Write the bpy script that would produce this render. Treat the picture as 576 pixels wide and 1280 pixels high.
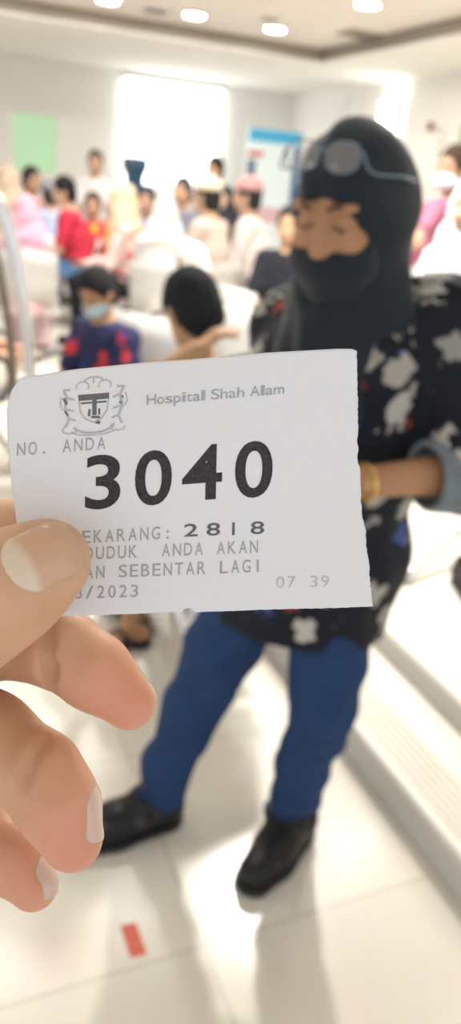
import bpy, bmesh, math, random
import numpy as np
from mathutils import Vector, Matrix
random.seed(4)
for o in list(bpy.data.objects): bpy.data.objects.remove(o)
C = bpy.context.scene.collection

# ------------------------------------------------------------------ camera
F = 962.0; CX, CY = 288.0, 640.0; EYE = np.array([0, 0, 1.47])
def cam_axes():
    th = math.atan((640-230)/F); roll = math.radians(5); yaw = math.radians(24)
    f = np.array([0, math.cos(th), -math.sin(th)]); r = np.array([1., 0, 0]); u = np.cross(r, f)
    c, s = math.cos(roll), math.sin(roll)
    r, u = c*r+s*u, -s*r+c*u
    cy, sy = math.cos(yaw), math.sin(yaw)
    rot = lambda v: np.array([v[0]*cy+v[1]*sy, -v[0]*sy+v[1]*cy, v[2]])
    return rot(f), rot(r), rot(u)
FW, RT, UP = cam_axes()
cd = bpy.data.cameras.new('camera'); cam = bpy.data.objects.new('camera', cd); C.objects.link(cam)
M4 = Matrix.Identity(4)
for i in range(3):
    M4[i][0], M4[i][1], M4[i][2], M4[i][3] = RT[i], UP[i], -FW[i], EYE[i]
cam.matrix_world = M4
cd.sensor_fit = 'AUTO'; cd.sensor_width = 36; cd.lens = F/1280*36; cd.clip_start = 0.01; cd.clip_end = 100
cd.dof.use_dof = True; cd.dof.focus_distance = 0.197; cd.dof.aperture_fstop = 10.5
bpy.context.scene.camera = cam

# ------------------------------------------------------------------ light and exposure
sc = bpy.context.scene
sc.view_settings.view_transform = 'Standard'; sc.view_settings.look = 'None'
sc.view_settings.gamma = 1; sc.view_settings.use_curve_mapping = False
sc.view_settings.exposure = 0.2
W_ = bpy.data.worlds.new('world'); sc.world = W_; W_.use_nodes = True
W_.node_tree.nodes['Background'].inputs[0].default_value = (0.93, 0.97, 1.03, 1)
W_.node_tree.nodes['Background'].inputs[1].default_value = 1.05
LAMP = {7.7: 270, 6.25: 180, 4.8: 170, 3.35: 110, 1.9: 25, 0: 1400}     # lens radiance of each row of downlights
SCREEN = 3.2

# ------------------------------------------------------------------ helpers
def W(px, py, D):                 # point seen there, at horizontal distance D from the camera
    d = FW+RT*(px-CX)/F-UP*(py-CY)/F
    return EYE+d*(D/math.hypot(d[0], d[1]))
def Z(px, py, z):
    d = FW+RT*(px-CX)/F-UP*(py-CY)/F
    return EYE+d*((z-EYE[2])/d[2])
def K(px, py, dep):               # point at axial depth from the camera
    return EYE+dep*(FW+RT*(px-CX)/F-UP*(py-CY)/F)
def A(*v): return np.array(v, float)
def unit(v): return v/np.linalg.norm(v)

def mat(name, col, rough=.6, metal=0, sss=0, emit=0, bump=0, bscale=200, vary=0, vscale=8, spec=.5, sheen=0, trans=0, alpha=1):
    m = bpy.data.materials.new(name); m.use_nodes = True; nt = m.node_tree; b = nt.nodes['Principled BSDF']
    b.inputs['Base Color'].default_value = (*col, 1); b.inputs['Roughness'].default_value = rough
    b.inputs['Metallic'].default_value = metal; b.inputs['Specular IOR Level'].default_value = spec
    if sss:
        b.inputs['Subsurface Weight'].default_value = sss; b.inputs['Subsurface Radius'].default_value = (1, .3, .15)
        b.inputs['Subsurface Scale'].default_value = .006
    if sheen: b.inputs['Sheen Weight'].default_value = sheen
    if trans: b.inputs['Transmission Weight'].default_value = trans; b.inputs['IOR'].default_value = 1.2
    if emit: b.inputs['Emission Color'].default_value = (*col, 1); b.inputs['Emission Strength'].default_value = emit
    tc = nt.nodes.new('ShaderNodeTexCoord')
    if vary:
        n = nt.nodes.new('ShaderNodeTexNoise'); n.inputs['Scale'].default_value = vscale; n.inputs['Detail'].default_value = 4
        nt.links.new(tc.outputs['Object'], n.inputs['Vector'])
        mx = nt.nodes.new('ShaderNodeMix'); mx.data_type = 'RGBA'
        nt.links.new(n.outputs['Fac'], mx.inputs['Factor'])
        mx.inputs[6].default_value = (*[c*(1-vary) for c in col], 1); mx.inputs[7].default_value = (*[min(1, c*(1+vary)) for c in col], 1)
        nt.links.new(mx.outputs[2], b.inputs['Base Color'])
    if bump:
        n = nt.nodes.new('ShaderNodeTexNoise'); n.inputs['Scale'].default_value = bscale
        nt.links.new(tc.outputs['Object'], n.inputs['Vector'])
        bp = nt.nodes.new('ShaderNodeBump'); bp.inputs['Strength'].default_value = bump; bp.inputs['Distance'].default_value = .002
        nt.links.new(n.outputs['Fac'], bp.inputs['Height']); nt.links.new(bp.outputs['Normal'], b.inputs['Normal'])
    return m
def patch_mat(name, base, cols, scale=9, size=.3, rough=.7, distort=.06):
    """cloth printed with irregular patches of several colours on a plain ground"""
    m = bpy.data.materials.new(name); m.use_nodes = True; nt = m.node_tree; b = nt.nodes['Principled BSDF']
    b.inputs['Roughness'].default_value = rough; b.inputs['Specular IOR Level'].default_value = .25
    N = nt.nodes.new; L = nt.links.new
    tc = N('ShaderNodeTexCoord'); nz = N('ShaderNodeTexNoise'); nz.inputs['Scale'].default_value = scale*2.2
    L(tc.outputs['Object'], nz.inputs['Vector'])
    sub = N('ShaderNodeVectorMath'); sub.operation = 'MULTIPLY_ADD'; sub.inputs[1].default_value = (distort*2,)*3
    L(nz.outputs['Color'], sub.inputs[0]); L(tc.outputs['Object'], sub.inputs[2])
    v = N('ShaderNodeTexVoronoi'); v.inputs['Scale'].default_value = scale; L(sub.outputs[0], v.inputs['Vector'])
    lt = N('ShaderNodeMapRange'); lt.inputs[1].default_value = size-.03; lt.inputs[2].default_value = size+.03
    lt.inputs[3].default_value = 1; lt.inputs[4].default_value = 0; L(v.outputs['Distance'], lt.inputs[0])
    sp = N('ShaderNodeSeparateColor'); L(v.outputs['Color'], sp.inputs[0])
    rp = N('ShaderNodeValToRGB'); rp.color_ramp.interpolation = 'CONSTANT'; L(sp.outputs[0], rp.inputs[0])
    els = rp.color_ramp.elements
    while len(els) < len(cols): els.new(.5)
    for i, c in enumerate(cols): els[i].position = i/len(cols); els[i].color = (*c, 1)
    mx = N('ShaderNodeMix'); mx.data_type = 'RGBA'; L(lt.outputs[0], mx.inputs['Factor'])
    mx.inputs[6].default_value = (*base, 1); L(rp.outputs[0], mx.inputs[7]); L(mx.outputs[2], b.inputs['Base Color'])
    return m

def tag(o, label=None, cat=None, group=None, kind=None):
    for k, v in (('label', label), ('category', cat), ('group', group), ('kind', kind)):
        if v: o[k] = v
    return o
def link(name, me, m, parent=None, smooth=True):
    o = bpy.data.objects.new(name, me); C.objects.link(o)
    if m: me.materials.append(m)
    if smooth:
        for p in me.polygons: p.use_smooth = True
    if parent: o.parent = parent
    return o
def empty(name, loc, rz=0):
    o = bpy.data.objects.new(name, None); C.objects.link(o); o.location = loc; o.rotation_euler = (0, 0, rz); o.empty_display_size = .1
    return o

class MB:
    def __init__(s): s.b = bmesh.new()
    def box(s, lo, hi, bev=0):
        lo, hi = Vector([float(x) for x in lo]), Vector([float(x) for x in hi])
        r = bmesh.ops.create_cube(s.b, size=1)['verts']
        for v in r: v.co = Vector([(lo[i]+hi[i])/2+v.co[i]*(hi[i]-lo[i]) for i in range(3)])
        if bev:
            es = list({e for v in r for e in v.link_edges}); bmesh.ops.bevel(s.b, geom=es, offset=bev, segments=2, affect='EDGES')
        return s
    def tube(s, pts, r, n=12, caps=True):
        pts = [Vector([float(x) for x in p]) for p in pts]; rs = r if hasattr(r, '__len__') else [r]*len(pts)
        rings = []; ref = None
        for i, p in enumerate(pts):
            t = (pts[min(i+1, len(pts)-1)]-pts[max(i-1, 0)]).normalized()
            if ref is None: ref = t.orthogonal()
            ref = (ref-t*ref.dot(t)).normalized(); q = t.cross(ref)
            rings.append([s.b.verts.new(p+rs[i]*(math.cos(2*math.pi*k/n)*ref+math.sin(2*math.pi*k/n)*q)) for k in range(n)])
        for a, b in zip(rings, rings[1:]):
            for k in range(n): s.b.faces.new((a[k], a[(k+1) % n], b[(k+1) % n], b[k]))
        if caps: s.b.faces.new(rings[0][::-1]); s.b.faces.new(rings[-1])
        return s
    def lathe(s, prof, n=32, c=(0, 0, 0)):
        rings = [[s.b.verts.new((c[0]+r*math.cos(2*math.pi*k/n), c[1]+r*math.sin(2*math.pi*k/n), c[2]+z)) for k in range(n)] for r, z in prof]
        for a, b in zip(rings, rings[1:]):
            for k in range(n): s.b.faces.new((a[k], a[(k+1) % n], b[(k+1) % n], b[k]))
        s.b.faces.new(rings[0][::-1]); s.b.faces.new(rings[-1]); return s
    def poly(s, pts): s.b.faces.new([s.b.verts.new([float(x) for x in p]) for p in pts]); return s
    def mesh(s, name):
        bmesh.ops.recalc_face_normals(s.b, faces=s.b.faces); me = bpy.data.meshes.new(name); s.b.to_mesh(me); s.b.free(); return me
    def build(s, name, m, parent=None, smooth=False):
        me = s.mesh(name); o = link(name, me, m, parent, smooth)
        return o
def bez(pts, n=8):                # smooth path through points (Catmull-Rom)
    P = [np.array(p, float) for p in pts]; P = [2*P[0]-P[1]]+P+[2*P[-1]-P[-2]]; out = []
    for i in range(1, len(P)-2):
        a, b, c, d = P[i-1:i+3]
        for k in range(n):
            t = k/n; out.append(.5*(2*b+(c-a)*t+(2*a-5*b+4*c-d)*t*t+(3*b-a-3*c+d)*t**3))
    out.append(P[-2]); return out

# signed-distance modelling: smooth unions of tapered limbs and ellipsoids, meshed with surface nets
class SDF:
    def __init__(s, lo, hi, h):
        s.o = np.array(lo, float); s.h = h; n = np.ceil((np.array(hi)-s.o)/h).astype(int)+1
        s.f = np.full(n, 9., np.float32)
    def blk(s, lo, hi):
        i0 = np.maximum(np.floor((lo-s.o)/s.h).astype(int), 0); i1 = np.minimum(np.ceil((hi-s.o)/s.h).astype(int)+1, s.f.shape)
        if (i1 <= i0).any(): return None, None
        sl = tuple(slice(a, b) for a, b in zip(i0, i1))
        g = np.meshgrid(*[s.o[k]+s.h*np.arange(i0[k], i1[k]) for k in range(3)], indexing='ij')
        return sl, np.stack(g, -1).astype(np.float32)
    def add(s, sl, d, k, cut=False):
        a = s.f[sl]
        if cut: a, d = -a, d
        if k > 0:
            hh = np.maximum(k-np.abs(a-d), 0)/k; r = np.minimum(a, d)-hh*hh*k*.25
        else: r = np.minimum(a, d)
        s.f[sl] = -r if cut else r
    def cone(s, a, b, ra, rb=None, k=.02, flat=None, ff=1., cut=False):
        a, b = np.array(a, float), np.array(b, float); rb = ra if rb is None else rb
        pad = max(ra, rb)+k+2*s.h
        sl, p = s.blk(np.minimum(a, b)-pad, np.maximum(a, b)+pad)
        if sl is None: return s
        q = p-a; d = b-a
        if flat is not None:
            fl = unit(np.array(flat, float)); q = q+fl*((q@fl)[..., None])*(ff-1); d = d+fl*(d@fl)*(ff-1)
        t = np.clip((q@d)/max(d@d, 1e-9), 0, 1)
        s.add(sl, (np.linalg.norm(q-t[..., None]*d, axis=-1)-(ra+(rb-ra)*t)).astype(np.float32), k, cut); return s
    def chain(s, pts, rs, k=.02, **kw):
        for i in range(len(pts)-1): s.cone(pts[i], pts[i+1], rs[i], rs[i+1], k, **kw)
        return s
    def ell(s, c, r, ax=None, k=.02, cut=False):
        c = np.array(c, float); r = np.array(r, float); ax = np.eye(3) if ax is None else np.array(ax)
        pad = r.max()+k+2*s.h
        sl, p = s.blk(c-pad, c+pad)
        if sl is None: return s
        q = (p-c)@ax.T; k0 = np.linalg.norm(q/r, axis=-1); k1 = np.linalg.norm(q/(r*r), axis=-1)
        s.add(sl, (k0*(k0-1)/np.maximum(k1, 1e-6)).astype(np.float32), k, cut); return s
    def half(s, c, n, k=.005):     # keep the side n points away from
        sl, p = s.blk(s.o-1, s.o+s.h*np.array(s.f.shape)+1)
        s.add(sl, (-((p-np.array(c))@unit(np.array(n)))).astype(np.float32), k, True); return s
    def disp(s, fn):
        sl, p = s.blk(s.o-1, s.o+s.h*np.array(s.f.shape)+1); s.f = s.f+fn(p).astype(np.float32); return s
    def mesh(s, name, off=(0, 0, 0)):
        f = s.f; S = f < 0
        cor = np.array([[i, j, k] for i in (0, 1) for j in (0, 1) for k in (0, 1)])
        n = np.array(f.shape)-1
        cnt = sum(S[i:n[0]+i, j:n[1]+j, k:n[2]+k].astype(np.int8) for i, j, k in cor)
        act = (cnt > 0) & (cnt < 8); ijk = np.argwhere(act)
        if len(ijk) == 0: raise RuntimeError('empty sdf '+name)
        idx = np.full(act.shape, -1, np.int64); idx[act] = np.arange(len(ijk))
        val = np.stack([f[ijk[:, 0]+c[0], ijk[:, 1]+c[1], ijk[:, 2]+c[2]] for c in cor], 1)
        sm = np.zeros((len(ijk), 3)); ct = np.zeros(len(ijk))
        for a in range(8):
            for ax in range(3):
                if cor[a][ax] == 0:
                    b = int(a+(4, 2, 1)[ax]); fa, fb = val[:, a], val[:, b]; x = (fa < 0) != (fb < 0)
                    t = np.where(x, fa/np.where(x, fa-fb, 1), 0)
                    sm += x[:, None]*(cor[a]+t[:, None]*(cor[b]-cor[a])); ct += x
        V = (ijk+sm/ct[:, None])*s.h+s.o-np.array(off)
        Q = []
        for ax in range(3):
            o1, o2 = [(1, 2), (2, 0), (0, 1)][ax]
            sh = [slice(None)]*3; s0 = list(sh); s1 = list(sh); s0[ax] = slice(0, -1); s1[ax] = slice(1, None)
            a, b = S[tuple(s0)], S[tuple(s1)]; e = np.argwhere(a != b)
            e = e[(e[:, o1] > 0) & (e[:, o2] > 0) & (e[:, o1] < n[o1]) & (e[:, o2] < n[o2])]
            pos = a[e[:, 0], e[:, 1], e[:, 2]]
            u = np.zeros(3, int); u[o1] = 1; w = np.zeros(3, int); w[o2] = 1
            g = lambda q: idx[q[:, 0], q[:, 1], q[:, 2]]
            q = np.stack([g(e-u-w), g(e-w), g(e), g(e-u)], 1)
            q[~pos] = q[~pos][:, ::-1]; Q.append(q)
        Q = np.concatenate(Q); Q = Q[(Q >= 0).all(1)]
        me = bpy.data.meshes.new(name); me.from_pydata(V.tolist(), [], Q.tolist()); return me
    def build(s, name, m, parent=None, off=(0, 0, 0)):
        return link(name, s.mesh(name, off), m, parent, True)

# ------------------------------------------------------------------ materials
def floor_mat():
    m = bpy.data.materials.new('floor_tile'); m.use_nodes = True; nt = m.node_tree; b = nt.nodes['Principled BSDF']
    N = nt.nodes.new; L = nt.links.new
    tc = N('ShaderNodeTexCoord'); mp = N('ShaderNodeMapping'); mp.inputs['Location'].default_value = (-.48+6, -1.02+6, 0)
    L(tc.outputs['Object'], mp.inputs['Vector'])
    br = N('ShaderNodeTexBrick'); br.offset = 0; br.inputs['Scale'].default_value = 1; br.inputs['Brick Width'].default_value = .6
    br.inputs['Row Height'].default_value = .6; br.inputs['Mortar Size'].default_value = .0035; br.inputs['Mortar Smooth'].default_value = .3
    br.inputs['Color1'].default_value = (.80, .75, .655, 1); br.inputs['Color2'].default_value = (.77, .72, .63, 1)
    br.inputs['Mortar'].default_value = (.62, .57, .49, 1); L(mp.outputs[0], br.inputs['Vector'])
    nz = N('ShaderNodeTexNoise'); nz.inputs['Scale'].default_value = 5; nz.inputs['Detail'].default_value = 5; L(tc.outputs['Object'], nz.inputs['Vector'])
    mx = N('ShaderNodeMix'); mx.data_type = 'RGBA'; mx.blend_type = 'MULTIPLY'; mx.inputs['Factor'].default_value = .12
    L(br.outputs['Color'], mx.inputs[6]); L(nz.outputs['Color'], mx.inputs[7]); L(mx.outputs[2], b.inputs['Base Color'])
    b.inputs['Roughness'].default_value = .22; b.inputs['Specular IOR Level'].default_value = .45
    return m
M = dict(
    floor=floor_mat(),
    wall=mat('wall_paint', (.86, .84, .79), .8, bump=.05, bscale=90),
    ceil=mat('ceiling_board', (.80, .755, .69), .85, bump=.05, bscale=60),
    soffit=mat('ceiling_soffit', (.86, .84, .79), .85),
    gap=mat('painted_gap_shade', (.30, .265, .215), .8),
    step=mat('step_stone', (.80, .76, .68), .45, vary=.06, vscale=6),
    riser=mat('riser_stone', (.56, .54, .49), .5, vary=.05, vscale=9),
    ridge=mat('nosing_strip', (.60, .56, .48), .6),
    steel=mat('brushed_steel', (.72, .72, .72), .28, metal=1),
    chrome=mat('polished_steel', (.85, .85, .86), .12, metal=1),
    black=mat('black_plastic', (.02, .02, .022), .45),
    white=mat('white_plastic', (.50, .49, .47), .45),
    paper=None,
)
SK = {}
def skin(c):
    if c not in SK: SK[c] = mat('skin', c, .5, sss=.12, bump=.08, bscale=260, vary=.07, vscale=14, spec=.3)
    return SK[c]
CL = {}
def cloth(c, rough=.85):
    if c not in CL: CL[c] = mat('cloth', c, rough, bump=.25, bscale=320, spec=.2, vary=.08, vscale=5)
    return CL[c]

# ------------------------------------------------------------------ room shell  (x = u, y = v)
RU, RV, LOW, HIGH = 5.45, 11.3, 2.70, 2.83
def struct(mb, name, m): return tag(mb.build(name, m), kind='structure')
struct(MB().box((-6, -3, -.1), (RU+.2, RV+.2, 0)), 'floor', M['floor'])
struct(MB().box((-6, RV, 0), (RU+.2, RV+.2, 3.2)), 'wall_far', M['wall'])
struct(MB().box((RU, -3, 0), (RU+.2, RV, 3.2)), 'wall_right', M['wall'])
struct(MB().box((-6, -3, HIGH), (RU, RV, HIGH+.1)), 'ceiling', M['ceil'])
CU, CV = 4.30, 8.31
struct(MB().box((-6, CV, LOW), (RU, RV, HIGH-.001)).box((CU, -3, LOW), (RU, CV, HIGH-.001)), 'trim_soffit', M['soffit'])
struct(MB().box((-6, CV-.012, LOW+.015), (CU, CV-.001, HIGH-.002)).box((CU-.012, -3, LOW+.015), (CU-.001, CV-.012, HIGH-.002)), 'trim_painted_gap_shade', M['gap'])  # dark-coloured strip painted in for the shade of the coffer gap
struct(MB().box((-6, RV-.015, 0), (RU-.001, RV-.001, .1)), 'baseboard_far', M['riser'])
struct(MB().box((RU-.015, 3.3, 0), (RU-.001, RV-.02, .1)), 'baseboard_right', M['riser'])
# raised platform on the right with two low steps
PV0, PV1, S1, S2, H1, H2 = -1.2, 3.2, 1.075, 1.36, .11, .19
struct(MB().box((S1, PV0, .001), (S2, PV1, H1), .004), 'trim_lower_step', M['step'])
struct(MB().box((S2+.001, PV0, .001), (RU-.001, PV1, H2), .004), 'trim_platform', M['step'])
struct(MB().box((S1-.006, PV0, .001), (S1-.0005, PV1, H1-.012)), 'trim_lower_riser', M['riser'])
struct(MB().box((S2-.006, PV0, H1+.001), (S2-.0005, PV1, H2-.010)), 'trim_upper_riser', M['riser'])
nb = MB()
for k in range(6): nb.box((S1+.03+.021*k, PV0, H1+.0003), (S1+.038+.021*k, PV1, H1+.003))
struct(nb, 'trim_step_nosing', M['ridge'])
# green-curtained window in the far wall
struct(MB().box((1.40, RV-.03, 1.30), (1.50, RV-.001, 2.17)).box((2.06, RV-.03, 1.30), (2.16, RV-.001, 2.17)).box((1.5, RV-.03, 2.08), (2.06, RV-.001, 2.17)).box((1.5, RV-.03, 1.30), (2.06, RV-.001, 1.39)), 'window_frame', M['soffit'])
gm = mat('green_pane', (.40, .62, .40), .4, emit=.35)
gw = MB()
for k in range(4): gw.box((1.505+k*.139, RV-.02, 1.395), (1.505+k*.139+.136, RV-.005-.003*(k % 2), 2.075))
struct(gw, 'window_1', gm)
# pilaster and pale door on the right wall
struct(MB().box((RU-.07, 7.55, 0), (RU-.001, 7.95, 2.12), .01), 'door_1', mat('pale_door', (.88, .84, .76), .5))
struct(MB().box((RU-.05, 9.42, .1), (RU-.001, 9.5, LOW)), 'trim_pilaster', M['wall'])

# ------------------------------------------------------------------ ceiling lights
lens_m = {}
def downlight(u, v, label, lv):
    if lv not in lens_m: lens_m[lv] = mat('lamp_lens', (1, .965, .90), .4, emit=lv)
    e = tag(empty('downlight', (u, v, HIGH)), label, 'ceiling light', 'round recessed downlights in the coffered ceiling')
    r = .095
    MB().lathe([(r, 0), (r+.018, 0), (r+.018, -.006), (r+.004, -.012), (r-.006, -.010), (r-.006, -.002)], 28).build('trim_ring', M['white'], e, True)
    MB().lathe([(r-.012, -.002), (r-.010, -.004), (.04, -.0065), (.002, -.007)], 28).build('lens', lens_m[lv], e, True)
names = {(1.86, 7.7): 'round lit downlight at the left end of the far visible row',
         (2.65, 7.7): 'round lit downlight in the middle of the far row, above the screen',
         (3.45, 7.7): 'round lit downlight nearest the inner corner of the coffer',
         (2.75, 6.3): 'round lit downlight cut by the top edge of the photo, right of centre',
         (3.55, 6.2): 'round lit downlight in front of the brown air vent',
         (1.05, 7.7): 'round lit downlight cut off at the top left of the photo'}
for (u, v), lb in names.items(): downlight(u, v, lb, LAMP[7.7] if v > 7 else LAMP[6.25])
for v, us in ((6.25, (.25, 1.05, 1.86)), (4.8, (.25, 1.05, 1.86, 2.65, 3.45)), (3.35, (.25, 1.05, 1.86, 2.65, 3.45)), (1.9, (-.55, .25, 1.05, 2.65))):
    for u in us: downlight(u, v, 'round lit downlight overhead, nearer than the rows in the photo', LAMP[0] if (u, v) == (1.86, 3.35) else LAMP[v])
def vent(u, v, wu, wv, m, label):
    e = tag(empty('air_vent', (u, v, HIGH)), label, 'air vent', 'square air vents in the ceiling')
    fr = MB()
    for a, b, c, d in ((-wu, -wv, wu, -wv+.02), (-wu, wv-.02, wu, wv), (-wu, -wv+.02, -wu+.02, wv-.02), (wu-.02, -wv+.02, wu, wv-.02)): fr.box((a, b, -.012), (c, d, -.0005))
    fr.build('frame', m, e)
    s = MB(); n = 7
    for k in range(n):
        y = -wv+.03+(2*wv-.06)*k/(n-1); s.poly([(-wu+.02, y-.012, -.011), (wu-.02, y-.012, -.011), (wu-.02, y+.012, -.002), (-wu+.02, y+.012, -.002)])
    s.build('louvre', m, e)
p = Z(455, 43, HIGH); vent(p[0], p[1], .22, .16, mat('vent_brown', (.45, .38, .30), .6), 'brownish louvred air vent near the coffer corner')
p = Z(195, 13, HIGH); vent(p[0], p[1], .12, .12, mat('vent_grey', (.62, .62, .60), .6), 'small grey square air vent between two downlights')
p = Z(337, 23, HIGH); vent(p[0], p[1], .08, .08, mat('vent_pale', (.66, .63, .58), .6), 'tiny pale square air vent above the coffer corner')

# ------------------------------------------------------------------ far wall: screen, banner, speaker; right wall: signs
e = tag(empty('projection_screen', (3.65, RV-.06, 1.36)), 'large glowing white screen on the far wall', 'screen')
MB().box((-.69, -.02, 0), (.69, .02, 1.27)).build('screen_surface', mat('screen_white', (.97, .99, 1), .5, emit=SCREEN), e)
MB().box((-.73, -.025, 1.271), (.73, .045, 1.335), .01).build('casing', M['white'], e)
MB().tube([(-.7, 0, -.012), (.7, 0, -.012)], .012, 10).build('weight_bar', M['steel'], e, True)

e = tag(empty('banner_stand', (*W(335, 260, 11.4)[:2], 0)), 'cyan and white roll-up banner standing beside the screen', 'banner')
bl = mat('banner_blue', (.06, .48, .80), .5); lb = mat('banner_pale', (.84, .94, .98), .5)
MB().box((-.38, -.02, .1), (.40, .02, 2.16)).build('banner_sheet', lb, e)
MB().box((-.381, -.026, 2.0), (.401, -.0205, 2.15)).build('header_panel', bl, e)
MB().box((-.381, -.026, 1.82), (-.16, -.0205, 1.88)).build('red_strip', mat('banner_red', (.65, .10, .12), .5), e)
MB().box((-.381, -.026, .12), (-.25, -.0205, 1.78)).build('photo_column', mat('banner_dark', (.16, .2, .27), .5), e)
MB().box((.30, -.026, .12), (.401, -.0205, 1.98)).build('side_panel', mat('banner_side', (.03, .13, .3), .5), e)
MB().box((-.25, -.026, 1.0), (.30, -.0205, 1.2)).build('pink_strip', mat('banner_pink', (.75, .5, .55), .5), e)
MB().box((-.42, -.1, 0), (.44, .1, .095), .02).build('base', M['steel'], e)
e.rotation_euler = (0, 0, math.radians(0))

e = tag(empty('loudspeaker', (*W(168, 222, 10.4)[:2], 0)), 'dark blue loudspeaker on a tripod in front of the glowing screen', 'loudspeaker')
dk = mat('speaker_navy', (.02, .07, .13), .5)
s = MB(); n0 = [(-.085, -.1), (.085, -.1), (.085, .1), (-.085, .1)]; n1 = [(-.135, -.13), (.135, -.13), (.135, .13), (-.135, .13)]
lo = [s.b.verts.new((x, y, 1.20)) for x, y in n0]; mi = [s.b.verts.new((x, y, 1.44)) for x, y in n0]; hi = [s.b.verts.new((x*.98, y, 1.56)) for x, y in n1]; tp = [s.b.verts.new((x*.9, y*.9, 1.66)) for x, y in n1]
for a, b in ((lo, mi), (mi, hi), (hi, tp)):
    for k in range(4): s.b.faces.new((a[k], a[(k+1) % 4], b[(k+1) % 4], b[k]))
s.b.faces.new(lo[::-1]); s.b.faces.new(tp); s.build('cabinet', dk, e)
MB().tube([(0, 0, .3), (0, 0, 1.2)], .018).build('pole', M['black'], e, True)
MB().tube([(0, 0, 1.66), (0, 0, 1.72)], .008).build('antenna', M['black'], e, True)
for k in range(3):
    a = k*2.094+.5; MB().tube([(0, 0, .5), (.33*math.cos(a), .33*math.sin(a), .012)], .012).build('leg', M['black'], e, True)

e = tag(empty('exit_sign', (RU-.02, 8.55, 2.30)), 'bright white lit sign with a green edge high on the right wall', 'sign')
MB().box((-.10, -.15, -.14), (0.0, .19, .17), .012).build('light_box', mat('sign_white', (1, 1, .98), .4, emit=7), e)
MB().box((-.102, -.18, -.14), (.0, -.152, .17), .008).build('green_edge', mat('sign_green', (.10, .48, .33), .4), e)
e = tag(empty('fire_alarm', (RU-.075, 7.72, 2.19)), 'small dark red fire alarm above the pale door', 'alarm')
MB().lathe([(.07, 0), (.075, .01), (.07, .035), (.05, .045), (.003, .047)], 24).build('bell', mat('alarm_red', (.30, .03, .03), .4), e, True)
MB().box((-.05, -.05, -.01), (.05, .05, -.001), .004).build('mounting_plate', mat('alarm_back', (.35, .05, .05), .5), e)
e.rotation_euler = (0, math.radians(-90), 0); e.scale = (.62,)*3
e = tag(empty('notice_poster', (RU-.012, 7.0, 1.7)), 'green and yellow poster at the right edge of the photo', 'poster')
MB().box((-.006, -.35, 0), (.006, .28, .5)).build('upper_panel', mat('poster_green', (.38, .52, .25), .6), e)
MB().box((-.006, -.35, -.75), (.006, .28, -.002)).build('lower_panel', mat('poster_cream', (.72, .72, .5), .6), e)

# ------------------------------------------------------------------ waiting benches
def bench(x, y, ang, n, label, wide=.55, arm='black'):
    e = tag(empty('waiting_bench', (x, y, 0), math.radians(ang)), label, 'bench', 'rows of waiting benches')
    w = n*wide/2
    for k in range(n):                                  # local +x faces forward, seats run along y
        c = -w+wide*(k+.5); hw = wide/2-.03
        m = MB(); prof = [(-.22, .43), (-.1, .415), (.08, .42), (.2, .435), (.24, .42)]
        top = [[m.b.verts.new((px, c+sy*hw, pz)) for sy in (-1, 1)] for px, pz in prof]
        bot = [[m.b.verts.new((px, c+sy*hw, pz-.018)) for sy in (-1, 1)] for px, pz in prof]
        for a, b in zip(top, top[1:]): m.b.faces.new((a[0], b[0], b[1], a[1]))
        for a, b in zip(bot, bot[1:]): m.b.faces.new((a[1], b[1], b[0], a[0]))
        for i in range(len(prof)-1):
            for q in (0, 1): m.b.faces.new((top[i][q], top[i+1][q], bot[i+1][q], bot[i][q]))
        m.b.faces.new((top[0][0], top[0][1], bot[0][1], bot[0][0])); m.b.faces.new((top[-1][0], top[-1][1], bot[-1][1], bot[-1][0]))
        m.build('seat', M['white'], e, True)
        m = MB(); prof = [(-.225, .47), (-.25, .6), (-.285, .75), (-.32, .85)]
        fr = [[m.b.verts.new((px, c+sy*hw, pz)) for sy in (-1, 1)] for px, pz in prof]
        bk = [[m.b.verts.new((px-.018, c+sy*hw, pz)) for sy in (-1, 1)] for px, pz in prof]
        for a, b in zip(fr, fr[1:]): m.b.faces.new((a[0], b[0], b[1], a[1]))
        for a, b in zip(bk, bk[1:]): m.b.faces.new((a[1], b[1], b[0], a[0]))
        for i in range(len(prof)-1):
            for q in (0, 1): m.b.faces.new((fr[i][q], fr[i+1][q], bk[i+1][q], bk[i][q]))
        m.b.faces.new((fr[0][0], fr[0][1], bk[0][1], bk[0][0])); m.b.faces.new((fr[-1][0], fr[-1][1], bk[-1][1], bk[-1][0]))
        m.build('backrest', M['white'], e, True)
    MB().box((-.05, -w, .34), (.03, w, .395), .006).build('beam', M['steel'], e)
    for k in range(n+1):
        c = -w+wide*k
        MB().tube(bez([(-.26, c, .62), (-.1, c, .66), (.08, c, .655), (.17, c, .60), (.17, c, .48), (.1, c, .40)], 5), .014, 8).build('armrest', M[arm], e, True)
    for sy in (-1, 1):
        c = sy*(w-.25)
        MB().tube(bez([(-.28, c, .015), (-.14, c, .10), (0, c, .34)], 5), .018, 8).tube(bez([(.28, c, .015), (.14, c, .10), (0, c, .34)], 5), .018, 8).build('leg', M['chrome'], e, True)
    return e

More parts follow.
